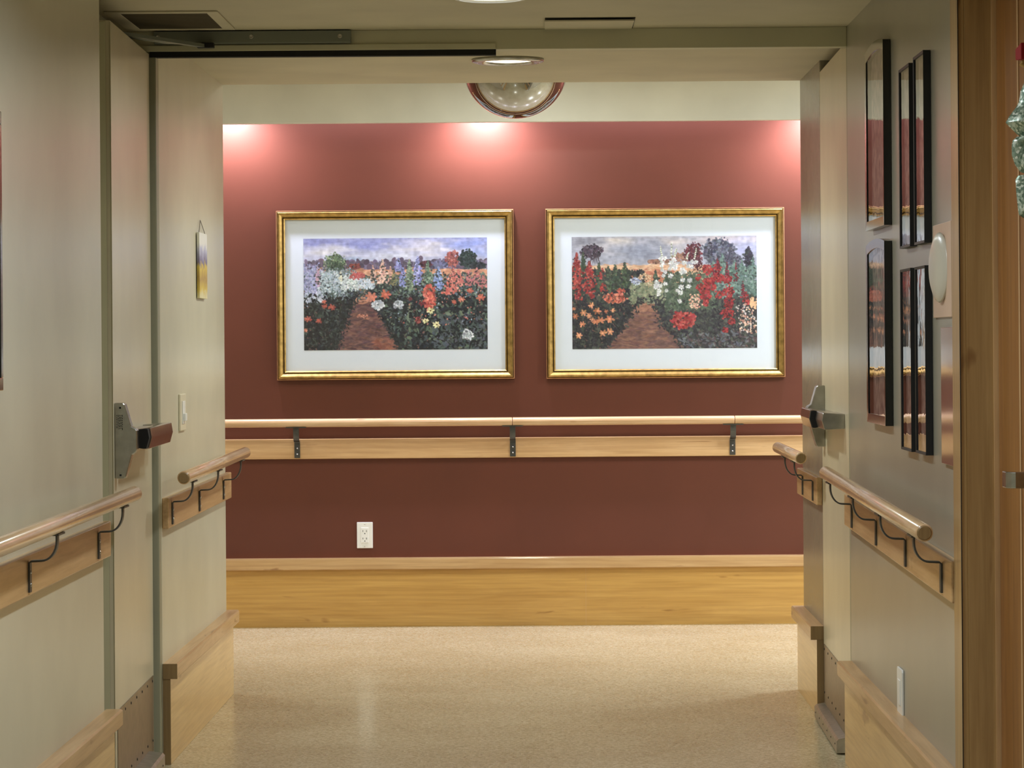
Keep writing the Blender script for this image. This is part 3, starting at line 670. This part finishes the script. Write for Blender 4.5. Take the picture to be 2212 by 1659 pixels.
def paint_right():
    c = Canvas(1634, 992, 620, 23)
    sky(c, ((168, 170, 182), (160, 166, 182)), [(120, 40, 150, 60, (130, 132, 142), .8), (420, 40, 130, 45, (206, 198, 186), .9), (310, 90, 200, 60, (186, 184, 188), .7), (620, 130, 260, 80, (140, 148, 168), .9), (900, 60, 120, 50, (202, 194, 188), .8), (1020, 110, 180, 50, (200, 196, 200), .7), (1330, 30, 260, 50, (208, 192, 190), .8), (1550, 110, 160, 90, (164, 170, 212), .8), (1500, 40, 120, 30, (206, 200, 210), .6)], None, 270)
    c.clump(180, 130, 95, 58, [(78, 66, 80), (60, 52, 66), (94, 80, 92)], 340, (7, 14))
    for dx in (-50, -20, 0, 22, 48): c.dab(205+dx*.6, 195, 4, 46, -.4*dx/50, (70, 58, 66))
    c.clump(800, 225, 130, 18, [(152, 108, 92), (170, 124, 104)], 120, (10, 20)); c.clump(970, 190, 70, 34, [(156, 112, 96), (170, 126, 106)], 110, (10, 18))
    c.blend(np.clip((c.Y-252+(c.noise(60, 20)-.5)*8)/3, 0, 1)*(c.X < 1250), (214, 168, 130))
    c.scatter(420, (200, 258, 1000, 330), [(222, 178, 140), (204, 150, 112), (230, 196, 160)], (16, 44), 8, (.1, .2), .8, 0)
    c.scatter(420, (440, 310, 900, 400), [(196, 118, 90), (180, 104, 82), (206, 140, 108)], (12, 34), 8, (.15, .3), .8, 0)
    c.clump(1075, 150, 72, 84, [(104, 48, 60), (84, 38, 50), (126, 62, 72)], 300, (7, 14)); c.clump(1110, 250, 46, 60, [(90, 40, 50)], 80, (7, 12))
    c.clump(1300, 145, 140, 115, [(104, 108, 126), (86, 90, 108), (122, 128, 142), (72, 74, 94)], 620, (9, 20)); c.clump(1420, 220, 90, 60, [(82, 82, 100), (100, 102, 116)], 200, (8, 16))
    c.clump(1565, 220, 42, 90, [(58, 58, 74), (46, 46, 60)], 180, (8, 14)); c.spire(1562, 95, 180, 34, [(52, 52, 68)], 60, (8, 14))
    # ground and path
    c.blend(np.clip((c.Y-500)/40, 0, 1), (118, 84, 76))
    c.scatter(1300, (280, 520, 980, 992), [(118, 84, 78), (134, 92, 78), (104, 74, 74), (146, 104, 84)], (18, 50), 8, (.12, .25), .8, 0)
    c.scatter(120, (560, 540, 760, 660), [(176, 124, 98), (158, 108, 86)], (12, 32), 8, (.15, .3), .7, 0)
    left = lambda x, y: x < 640-max(0, y-500)*.72 and (x < 420 or y > 300)
    right = lambda x, y: x > 690+max(0, y-480)*.42+max(0, y-800)*.6
    c.scatter(3600, (0, 300, 660, 992, left), [(50, 52, 58), (60, 68, 62), (40, 40, 50), (74, 82, 70)], (10, 22), 8, (.3, .6))
    c.scatter(4800, (680, 430, 1634, 992, right), [(56, 56, 62), (66, 74, 68), (46, 44, 54), (80, 88, 78)], (10, 24), 8, (.3, .6))
    c.scatter(1300, (820, 330, 1260, 640, lambda x, y: x > 730+abs(y-480)*.1), [(82, 98, 80), (66, 82, 68), (100, 116, 94)], (8, 18), 10, (.4, .7))
    c.scatter(500, (520, 420, 800, 580), [(128, 138, 108), (106, 122, 96), (146, 150, 120)], (7, 16), 10)
    c.scatter(900, (1260, 270, 1634, 520), [(104, 134, 122), (86, 116, 106), (124, 152, 138), (72, 96, 90)], (8, 18), 10)
    for x, y0, y1 in ((1330, 160, 300), (1500, 210, 360), (1600, 190, 360), (1250, 220, 300), (1440, 220, 340)): c.spire(x, y0, y1, 30, [(112, 144, 132), (92, 122, 112)], 90, (7, 13))
    for _ in range(420):
        y = c.rr.uniform(520, 992); x = (640-(y-500)*.72 if c.rr.random() < .5 else 690+(y-480)*.42+max(0, y-800)*.6)+c.rr.gauss(0, 26)
        c.dab(x, y, c.rr.uniform(8, 18), c.rr.uniform(3, 8), c.rr.uniform(0, 3.1), c.jit(c.rr.choice([(50, 52, 58), (66, 74, 66), (44, 40, 50)]), 10))
    c.scatter(300, (0, 600, 600, 990, left), [(34, 34, 44), (40, 42, 48)], (8, 18), 5, (.3, .6))
    c.scatter(360, (1100, 560, 1634, 990, right), [(40, 38, 48), (52, 56, 58)], (8, 18), 5, (.3, .6))
    # dark green spires left
    for x, y0, y1, w in ((385, 250, 460, 40), (470, 230, 450, 44), (320, 260, 480, 40), (240, 230, 480, 34), (740, 300, 420, 20), (100, 140, 330, 24)):
        c.spire(x, y0, y1, w, [(70, 88, 68), (54, 70, 56), (90, 106, 80)], 150, (8, 14))
    # red spires
    for x, y0, y1, w, n in ((45, 140, 480, 52, 420), (155, 215, 500, 56, 380), (270, 280, 370, 24, 60), (275, 410, 480, 40, 70), (60, 470, 560, 30, 50), (170, 470, 540, 24, 40)):
        c.spire(x, y0, y1, w, [(158, 50, 50), (178, 66, 60), (126, 38, 46), (190, 90, 80)], n, (8, 14))
    c.clump(570, 390, 52, 34, [(186, 198, 222), (214, 220, 232), (150, 164, 198)], 80, (7, 12)); c.clump(645, 360, 60, 30, [(222, 200, 160), (206, 160, 120)], 70, (6, 11)); c.clump(700, 420, 60, 26, [(186, 176, 140), (150, 150, 116)], 60, (6, 11))
    c.clump(380, 545, 96, 44, [(214, 112, 88), (228, 134, 106), (190, 86, 72)], 110, (10, 18)); c.clump(430, 480, 40, 24, [(200, 92, 76)], 30, (8, 13))
    for x, y, r in ((170, 605, 30), (225, 655, 36), (100, 670, 34), (150, 695, 30), (30, 700, 28), (250, 735, 38), (205, 750, 30), (330, 725, 42), (90, 770, 30), (270, 850, 36), (335, 835, 34), (60, 870, 32), (360, 650, 22), (15, 635, 20), (300, 660, 20), (180, 730, 24)):
        c.bloom(x, y, r, c.rr.choice([(220, 134, 92), (206, 118, 82), (230, 154, 110)]), None, 6)
    # white hollyhocks
    for x0_, y0, x1_, y1 in ((785, 90, 800, 180), (885, 60, 880, 190), (925, 110, 905, 190), (1105, 110, 1080, 200), (1030, 150, 1015, 200)):
        for i in range(11):
            q = i/10; c.dab(x0_+(x1_-x0_)*q+c.rr.uniform(-5, 5), y0+(y1-y0)*q, 5+4*q, 7, 0, c.jit((150, 160, 130) if i % 2 else (214, 220, 210), 10))
    for x, y in ((790, 200), (822, 195), (800, 232), (795, 262), (800, 300), (825, 315), (808, 350), (905, 210), (880, 235), (920, 245), (885, 265), (915, 280), (865, 290), (872, 352), (995, 235), (1065, 225), (1092, 232), (1060, 275), (1030, 265), (975, 290), (1000, 315), (970, 320), (980, 388), (1042, 390), (750, 405), (775, 435), (740, 450), (770, 480), (825, 420), (1030, 445), (965, 452), (932, 480), (958, 500), (950, 575), (765, 512), (835, 480), (745, 430)):
        r = c.rr.uniform(19, 27); c.bloom(x, y, r, (222, 226, 226), (150, 160, 140), 8)
    # red hollyhocks
    reds = [(168, 42, 48), (190, 64, 60), (132, 32, 44), (178, 52, 60)]
    for x, y, rx, ry, n in ((1195, 300, 40, 50, 60), (1275, 290, 46, 40, 50), (1215, 400, 50, 36, 60), (1290, 370, 50, 40, 60), (1370, 380, 46, 40, 60), (1160, 460, 60, 50, 80), (1230, 450, 40, 40, 40), (1180, 530, 44, 50, 60), (1175, 600, 26, 30, 24), (1385, 490, 46, 50, 70), (1300, 520, 40, 36, 30), (1385, 590, 44, 60, 80), (1370, 690, 56, 44, 70), (1410, 760, 30, 36, 30), (1120, 370, 24, 24, 16), (1530, 540, 36, 46, 30), (1545, 590, 30, 26, 20), (1350, 830, 30, 24, 24)):
        c.clump(x, y, rx, ry, reds, n, (9, 16))
    for x, y0, y1 in ((1370, 230, 350), (1450, 240, 400), (1290, 190, 280), (1510, 400, 520)): c.spire(x, y0, y1, 16, [(140, 40, 56), (110, 36, 50)], 50, (6, 10))
    c.clump(985, 740, 108, 72, [(178, 62, 60), (158, 46, 52), (192, 86, 78)], 190, (12, 20))
    c.scatter(60, (1040, 520, 1140, 640), [(226, 176, 150), (210, 140, 120), (236, 206, 176)], (7, 12), 10)
    c.scatter(110, (1460, 600, 1630, 860), [(226, 186, 160), (210, 200, 196), (196, 140, 120)], (6, 13), 10); c.scatter(30, (1580, 560, 1634, 640), [(232, 180, 130)], (9, 15), 10)
    c.scatter(160, (950, 850, 1634, 990, right), [(92, 96, 108), (84, 70, 74), (104, 110, 112)], (10, 22), 10, (.3, .5))
    return c
def print_mesh(c, name, x0, x1, z0, z1, y, parent):
    H, W_ = c.H, c.W
    g = c.img.mean(-1, keepdims=True); c.img = (g+(c.img-g)*.84)*1.03                    # muted print inks
    c.img = c.img*(.90+.18*c.noise(26, 26)[..., None])+(c.noise(9, 9)[..., None]-.5)*9
    im = c.img; c.img = im*.5+(np.roll(im, 1, 0)+np.roll(im, -1, 0)+np.roll(im, 1, 1)+np.roll(im, -1, 1))*.125
    s = np.clip(c.img, 0, 255)/255.0
    l = np.where(s <= .04045, s/12.92, ((s+.055)/1.055)**2.4)
    org = parent['_o']
    xs = x0+(x1-x0)*np.arange(W_)/(W_-1)-org[0]; zs = z1+(z0-z1)*np.arange(H)/(H-1)-org[2]
    X, Z = np.meshgrid(xs, zs)
    co = np.stack([X, np.full_like(X, y-org[1]), Z], -1).reshape(-1, 3).astype(np.float32)
    i, j = np.meshgrid(np.arange(W_-1), np.arange(H-1)); a = (j*W_+i).ravel()
    f = np.stack([a, a+W_, a+W_+1, a+1], -1).astype(np.int32)
    me = bpy.data.meshes.new(name); me.vertices.add(len(co)); me.vertices.foreach_set('co', co.ravel())
    me.loops.add(f.size); me.loops.foreach_set('vertex_index', f.ravel())
    me.polygons.add(len(f)); me.polygons.foreach_set('loop_start', np.arange(0, f.size, 4, dtype=np.int32))
    me.update(calc_edges=True)
    at = me.color_attributes.new('Col', 'FLOAT_COLOR', 'POINT')
    rgba = np.ones((H*W_, 4), np.float32); rgba[:, :3] = l.reshape(-1, 3); at.data.foreach_set('color', rgba.ravel())
    me.materials.append(M['print']); o = bpy.data.objects.new(name, me); COL.objects.link(o); o.parent = parent; return o
def mitred(mb, x0, x1, z0, z1, prof, mats, y):
    # prof: list of (inset, proud) from the outside in; frame stands on the plane y, proud towards -Y
    rings = []
    for ins, pr in prof:
        rings.append([(x0+ins, y-pr, z0+ins), (x1-ins, y-pr, z0+ins), (x1-ins, y-pr, z1-ins), (x0+ins, y-pr, z1-ins)])
    vs = [p for r in rings for p in r]
    for i in range(len(rings)-1):
        fs = [(4*i+k, 4*i+(k+1) % 4, 4*i+4+(k+1) % 4, 4*i+4+k) for k in range(4)]
        base = len(mb.v)
        mb.add([vs[q] for q in range(4*i, 4*i+8)], [(k, (k+1) % 4, 4+(k+1) % 4, 4+k) for k in range(4)], mats[i])
    return mb
def gold_picture(x0, x1, z0, z1, px0, px1, pz0, pz1, cv, label):
    t = thing('framed_picture', ((x0+x1)/2, YFAR, z0), label, 'picture', 'gold framed garden pictures')
    prof = [(0, 0), (0, .017), (.0035, .018), (.0040, .016), (.0065, .016), (.0070, .030), (.011, .034), (.016, .033), (.022, .029), (.026, .026), (.030, .0255), (.0305, .021), (.034, .021), (.0345, .025), (.040, .021), (.040, .008)]
    mats = [1, 2, 2, 1, 1, 0, 0, 0, 0, 0, 1, 1, 1, 0, 0, 0]
    mitred(MB(), x0, x1, z0, z1, prof, mats, YFAR-.001).build('picture_frame', [M['gold'], M['gold_dark'], M['copper']], t)
    i = .0395
    mt = MB().prism([(x0+i, z0+i), (x1-i, z0+i), (x1-i, z1-i), (x0+i, z1-i)], 'Y', YFAR-.010, YFAR-.004).build('mat_board', M['mat'], t)
    print_mesh(cv, 'print', px0, px1, pz0, pz1, YFAR-.0106, t)
    g = MB().add([(x0+i, YFAR-.016, z0+i), (x1-i, YFAR-.016, z0+i), (x1-i, YFAR-.016, z1-i), (x0+i, YFAR-.016, z1-i)], [(0, 1, 2, 3)])
    g.build('glass', M['glass'], t)
gold_picture(-1.187, -.137, 1.092, 1.841, -1.067, -.255, 1.223, 1.717, paint_left(), 'gold framed garden print with blue spires and white blooms, left of the two')
gold_picture(.004, 1.060, 1.090, 1.841, .120, .937, 1.2195, 1.716, paint_right(), 'gold framed garden print with red and white hollyhocks beside a brown path')

# ---------------------------------------------------------------- black frames on the right wall (seen edge on)
def wall_frame(ya, yb, z0, z1, t_, w, label, arch=0.0, fm='black'):
    """ya near edge, yb far edge; frame stands on the plane x = XR, face at x = XR - t_"""
    g = thing('black_picture_frame', (XR, (ya+yb)/2, z0), label, 'picture', 'black framed pictures on the right wall')
    n = 10
    def outline(i, a):
        pts = [(ya+i, z0+i), (yb-i, z0+i)]
        for k in range(n+1):
            q = k/n; pts.append((yb-i-(yb-ya-2*i)*q, z1-i-a+a*math.sin(math.pi*q)**.8))
        return pts
    o_, q_ = outline(0, arch), outline(w, arch)
    m = len(o_); mb = MB()
    for (pa, xa), (pb, xb) in (((o_, XR-.001), (o_, XR-t_)), ((o_, XR-t_), (q_, XR-t_+.001)), ((q_, XR-t_+.001), (q_, XR-.004))):
        vs = [(xa, p[0], p[1]) for p in pa]+[(xb, p[0], p[1]) for p in pb]
        mb.add(vs, [(k, (k+1) % m, m+(k+1) % m, m+k) for k in range(m)])
    mb.build('frame', M['black' if arch else 'black_matt'], g)
    MB().prism([(p[0], p[1]) for p in outline(w*.9, arch)], 'X', XR-.005, XR-.0015).build('artwork', M['art'], g)
    q = outline(w*.95, arch)
    MB().add([(XR-t_+.0035, p[0], p[1]) for p in q], [tuple(range(len(q)))]).build('glass', M['glass_side'], g)
wall_frame(8.03, 8.49, 1.548, 2.043, .021, .024, 'wide black arched top frame in the upper row, nearest the doorway', .014)
wall_frame(8.03, 8.49, 1.027, 1.519, .021, .024, 'wide black arched top frame in the lower row, nearest the doorway', .012)
wall_frame(7.489, 7.705, 1.476, 1.919, .018, .006, 'narrow black frame, upper row, just right of the wide arched frame')
wall_frame(7.204, 7.403, 1.476, 1.923, .018, .006, 'narrow black frame, upper row, closest to the beige plaque')
wall_frame(7.489, 7.705, .979, 1.424, .018, .006, 'narrow black frame, lower row, just right of the wide arched frame')
wall_frame(7.204, 7.403, .981, 1.423, .018, .006, 'narrow black frame, lower row, closest to the glossy pinkish panel')
# beige plaque with a round domed disc
t = thing('wall_plaque', (XR, 6.99, 1.30), 'beige square wall plaque carrying a round pale disc beside the door casing', 'plaque')
B(.8945, .8995, 6.83, 7.145, 1.300, 1.512).build('panel', M['beige_panel'], t, bevel=.001)
dm = MB().lathe([(.0001, -.010), (.03, -.0095), (.060, -.006), (.076, 0), (.079, .004), (.074, .008), (.0001, .008)], (0, 0, 0), 'X', 48)
Rm = Matrix.Rotation(math.radians(7.5), 4, 'Z'); dm.v = [tuple(Rm @ Vector(p) + Vector((.8835, 6.972, 1.412))) for p in dm.v]
dm.build('disc', M['disc'], t)
MB().tube([(.8895, 6.972, 1.412), (.896, 6.972, 1.412)], .02, 16).build('disc_mount', M['dark'], t)
o = B(.8905, .8995, 6.75, 6.985, .972, 1.277).build('sign_panel', M['acrylic'], bevel=.001)
tag(o, 'glossy pinkish blank panel on the right wall below the round disc', 'sign')
# edge-on cover plate low on the right wall
t = thing('cover_plate', (XR, 7.89, .292), 'white vertical cover plate low on the grey green wall', 'outlet')
MB().prism([(7.84, .292), (7.94, .292), (7.945, .298), (7.945, .408), (7.94, .415), (7.84, .415), (7.835, .408), (7.835, .298)], 'X', XR-.006, XR-.0003).build('plate', M['white'], t, bevel=.002)
MB().box(XR-.0085, XR-.0055, 7.865, 7.915, .322, .386).build('socket', M['white'], t, bevel=.001)

# ---------------------------------------------------------------- small things on the left
t = thing('hanging_glass', (XLP, 10.3, 1.405), 'thin hanging glass panel, violet above and yellow below, on the left passage wall', 'ornament')
B(XLP+.003, XLP+.012, 10.20, 10.43, 1.405, 1.622).build('glass_panel', M['fused'], t, bevel=.001)
MB().tube([(XLP+.008, 10.22, 1.62), (XLP+.003, 10.31, 1.665), (XLP+.008, 10.41, 1.62)], .0012, 6).build('string', M['string'], t)
t = thing('light_switch', (XLP, 9.75, .98), 'ivory slide dimmer switch plate on the left passage wall', 'switch')
B(XLP, XLP+.007, 9.68, 9.83, .982, 1.097).build('cover_plate', M['ivory'], t, bevel=.002)
s_ = B(XLP+.007, XLP+.0095, 9.72, 9.79, 1.003, 1.075).build('slider_track', M['white'], t, bevel=.001)
B(XLP+.0095, XLP+.017, 9.735, 9.775, 1.012, 1.036).build('slider_knob', M['white'], s_, bevel=.002)
t = thing('side_picture', (XL, 6.15, 1.16), 'dark edge of a picture frame at the far left of the photo', 'picture')
fr = MB()
for a in ((5.9, 6.488, 1.158, 1.185), (5.9, 6.488, 1.715, 1.742), (5.9, 5.925, 1.185, 1.715), (6.463, 6.488, 1.185, 1.715)):
    fr.box(XL, XL+.020, a[0], a[1], a[2], a[3])
fr.build('frame', M['black'], t, bevel=.002)
B(XL+.002, XL+.008, 5.925, 6.463, 1.185, 1.715).build('artwork', M['art'], t)
# duplex outlet on the red wall
t = thing('wall_outlet', (-.805, YFAR, .346), 'white duplex outlet low on the red wall above the baseboard', 'outlet')
pl = B(-.840, -.770, YFAR-.006, YFAR-.0003, .346, .461).build('cover_plate', M['white'], t, bevel=.002)
rc = B(-.822, -.788, YFAR-.0078, YFAR-.0055, .370, .437).build('receptacle', M['white'], t, bevel=.001)
mb = MB()
for zc in (.421, .388):
    mb.box(-.8145, -.8125, YFAR-.0084, YFAR-.0076, zc-.002, zc+.005).box(-.7985, -.7965, YFAR-.0084, YFAR-.0076, zc-.003, zc+.005)
    mb.lathe([(.0024, 0), (.0001, -.0005)], (-.805, YFAR-.0079, zc-.010), 'Y', 10)
mb.build('slots', M['gap'], rc)
for z in (.354, .453): MB().lathe([(.0028, 0), (.002, -.001), (.0001, -.0012)], (-.805, YFAR-.006, z), 'Y', 10).build('screw', M['alu'], pl)

# ---------------------------------------------------------------- on the ceilings
def downlight(x, y, zc, r, label, lens):
    t = thing('ceiling_downlight', (x, y, zc-.012), label, 'ceiling light', 'round recessed downlights')
    MB().lathe([(r*.72, -.002), (r*.80, -.010), (r*.93, -.008), (r, -.0005), (r*.7, -.0005)], (x, y, zc), 'Z', 40).build('trim_ring', M['white'], t)
    MB().lathe([(.0001, -.004), (r*.5, -.0038), (r*.74, -.003), (r*.74, -.0008), (.0001, -.0008)], (x, y, zc), 'Z', 40).build('lens', lens, t)
for i, (x, y) in enumerate(NEAR_LIGHTS[:2]):
    downlight(x, y, 2.18, .105, ('lit round ceiling light at the very top of the photo', 'round ceiling light above the near corridor, out of the photo')[i], M['lamp'])
t = thing('ceiling_downlight', (PAS_LIGHT[0], PAS_LIGHT[1], 2.166), 'round glass downlight just beyond the door header', 'ceiling light', 'round recessed downlights')
MB().lathe([(.085, -.001), (.090, -.012), (.105, -.013), (.1175, -.009), (.119, -.0005), (.08, -.0005)], (PAS_LIGHT[0], PAS_LIGHT[1], 2.18), 'Z', 40).build('trim_ring', M['chrome'], t)
MB().lathe([(.0001, -.008), (.06, -.0075), (.086, -.004), (.086, -.001), (.0001, -.001)], (PAS_LIGHT[0], PAS_LIGHT[1], 2.18), 'Z', 40).build('lens', M['lamp_p'], t)
t = thing('ceiling_vent', (-1.06, 8.86, 2.165), 'square ceiling vent grille above the left door leaf', 'vent')
mb = MB()
for a in ((-1.22, -.905, 8.62, 8.655), (-1.22, -.905, 9.075, 9.11), (-1.22, -1.18, 8.655, 9.075), (-.938, -.905, 8.655, 9.075)): mb.box(a[0], a[1], a[2], a[3], 2.1755, 2.1795)
mb.build('vent_frame', M['ceil'], t, bevel=.001)
mb = B(-1.18, -.938, 8.655, 9.075, 2.1785, 2.1797)
for i in range(30): y = 8.662+i*.0142; mb.box(-1.18, -.938, y, y+.004, 2.1762, 2.179)
mb.build('grille', M['grille'], t)
t = thing('access_hatch', (.13, 9.03, 2.165), 'slightly sagging square access panel in the ceiling before the header', 'hatch')
mb = MB().add([(.005, 8.886, 2.170), (.262, 8.886, 2.170), (.262, 9.17, 2.176), (.005, 9.17, 2.176), (.005, 8.886, 2.174), (.262, 8.886, 2.174), (.262, 9.17, 2.1795), (.005, 9.17, 2.1795)], [(0, 1, 2, 3), (4, 5, 6, 7), (0, 1, 5, 4), (1, 2, 6, 5), (2, 3, 7, 6), (3, 0, 4, 7)])
mb.build('panel', M['ceil'], t)
B(.006, .265, 8.880, 9.175, 2.1775, 2.1799).build('hatch_gap', M['dark'], t)
# mirrored dome in the cross corridor
YD = 12.35; RD = .212; ZB = 2.445
t = thing('mirror_dome', (-.118, YD, 2.13), 'mirrored half dome hanging from the cross corridor ceiling', 'mirror')
xd = (1114-1178+4)/(F/YD)
zb = 1.25+(740-255-.5)/(F/YD); zt = zb+RD
prof = [(RD*math.cos(a), zt-RD*math.sin(a)) for a in [math.pi/2*i/24 for i in range(24)]]+[(.0005, zb)]
MB().lathe([(p[0], p[1]) for p in prof], (xd, YD, 0), 'Z', 64).build('dome', M['mirror'], t)
MB().lathe([(RD*1.0, zt+.012), (RD*1.07, zt+.010), (RD*1.07, zt-.002), (RD*.99, zt-.002)], (xd, YD, 0), 'Z', 64).build('rim', M['white'], t)
if zt+.012 < 2.45: MB().lathe([(.05, zt+.005), (.05, 2.45)], (xd, YD, 0), 'Z', 24).build('mount', M['white'], t)
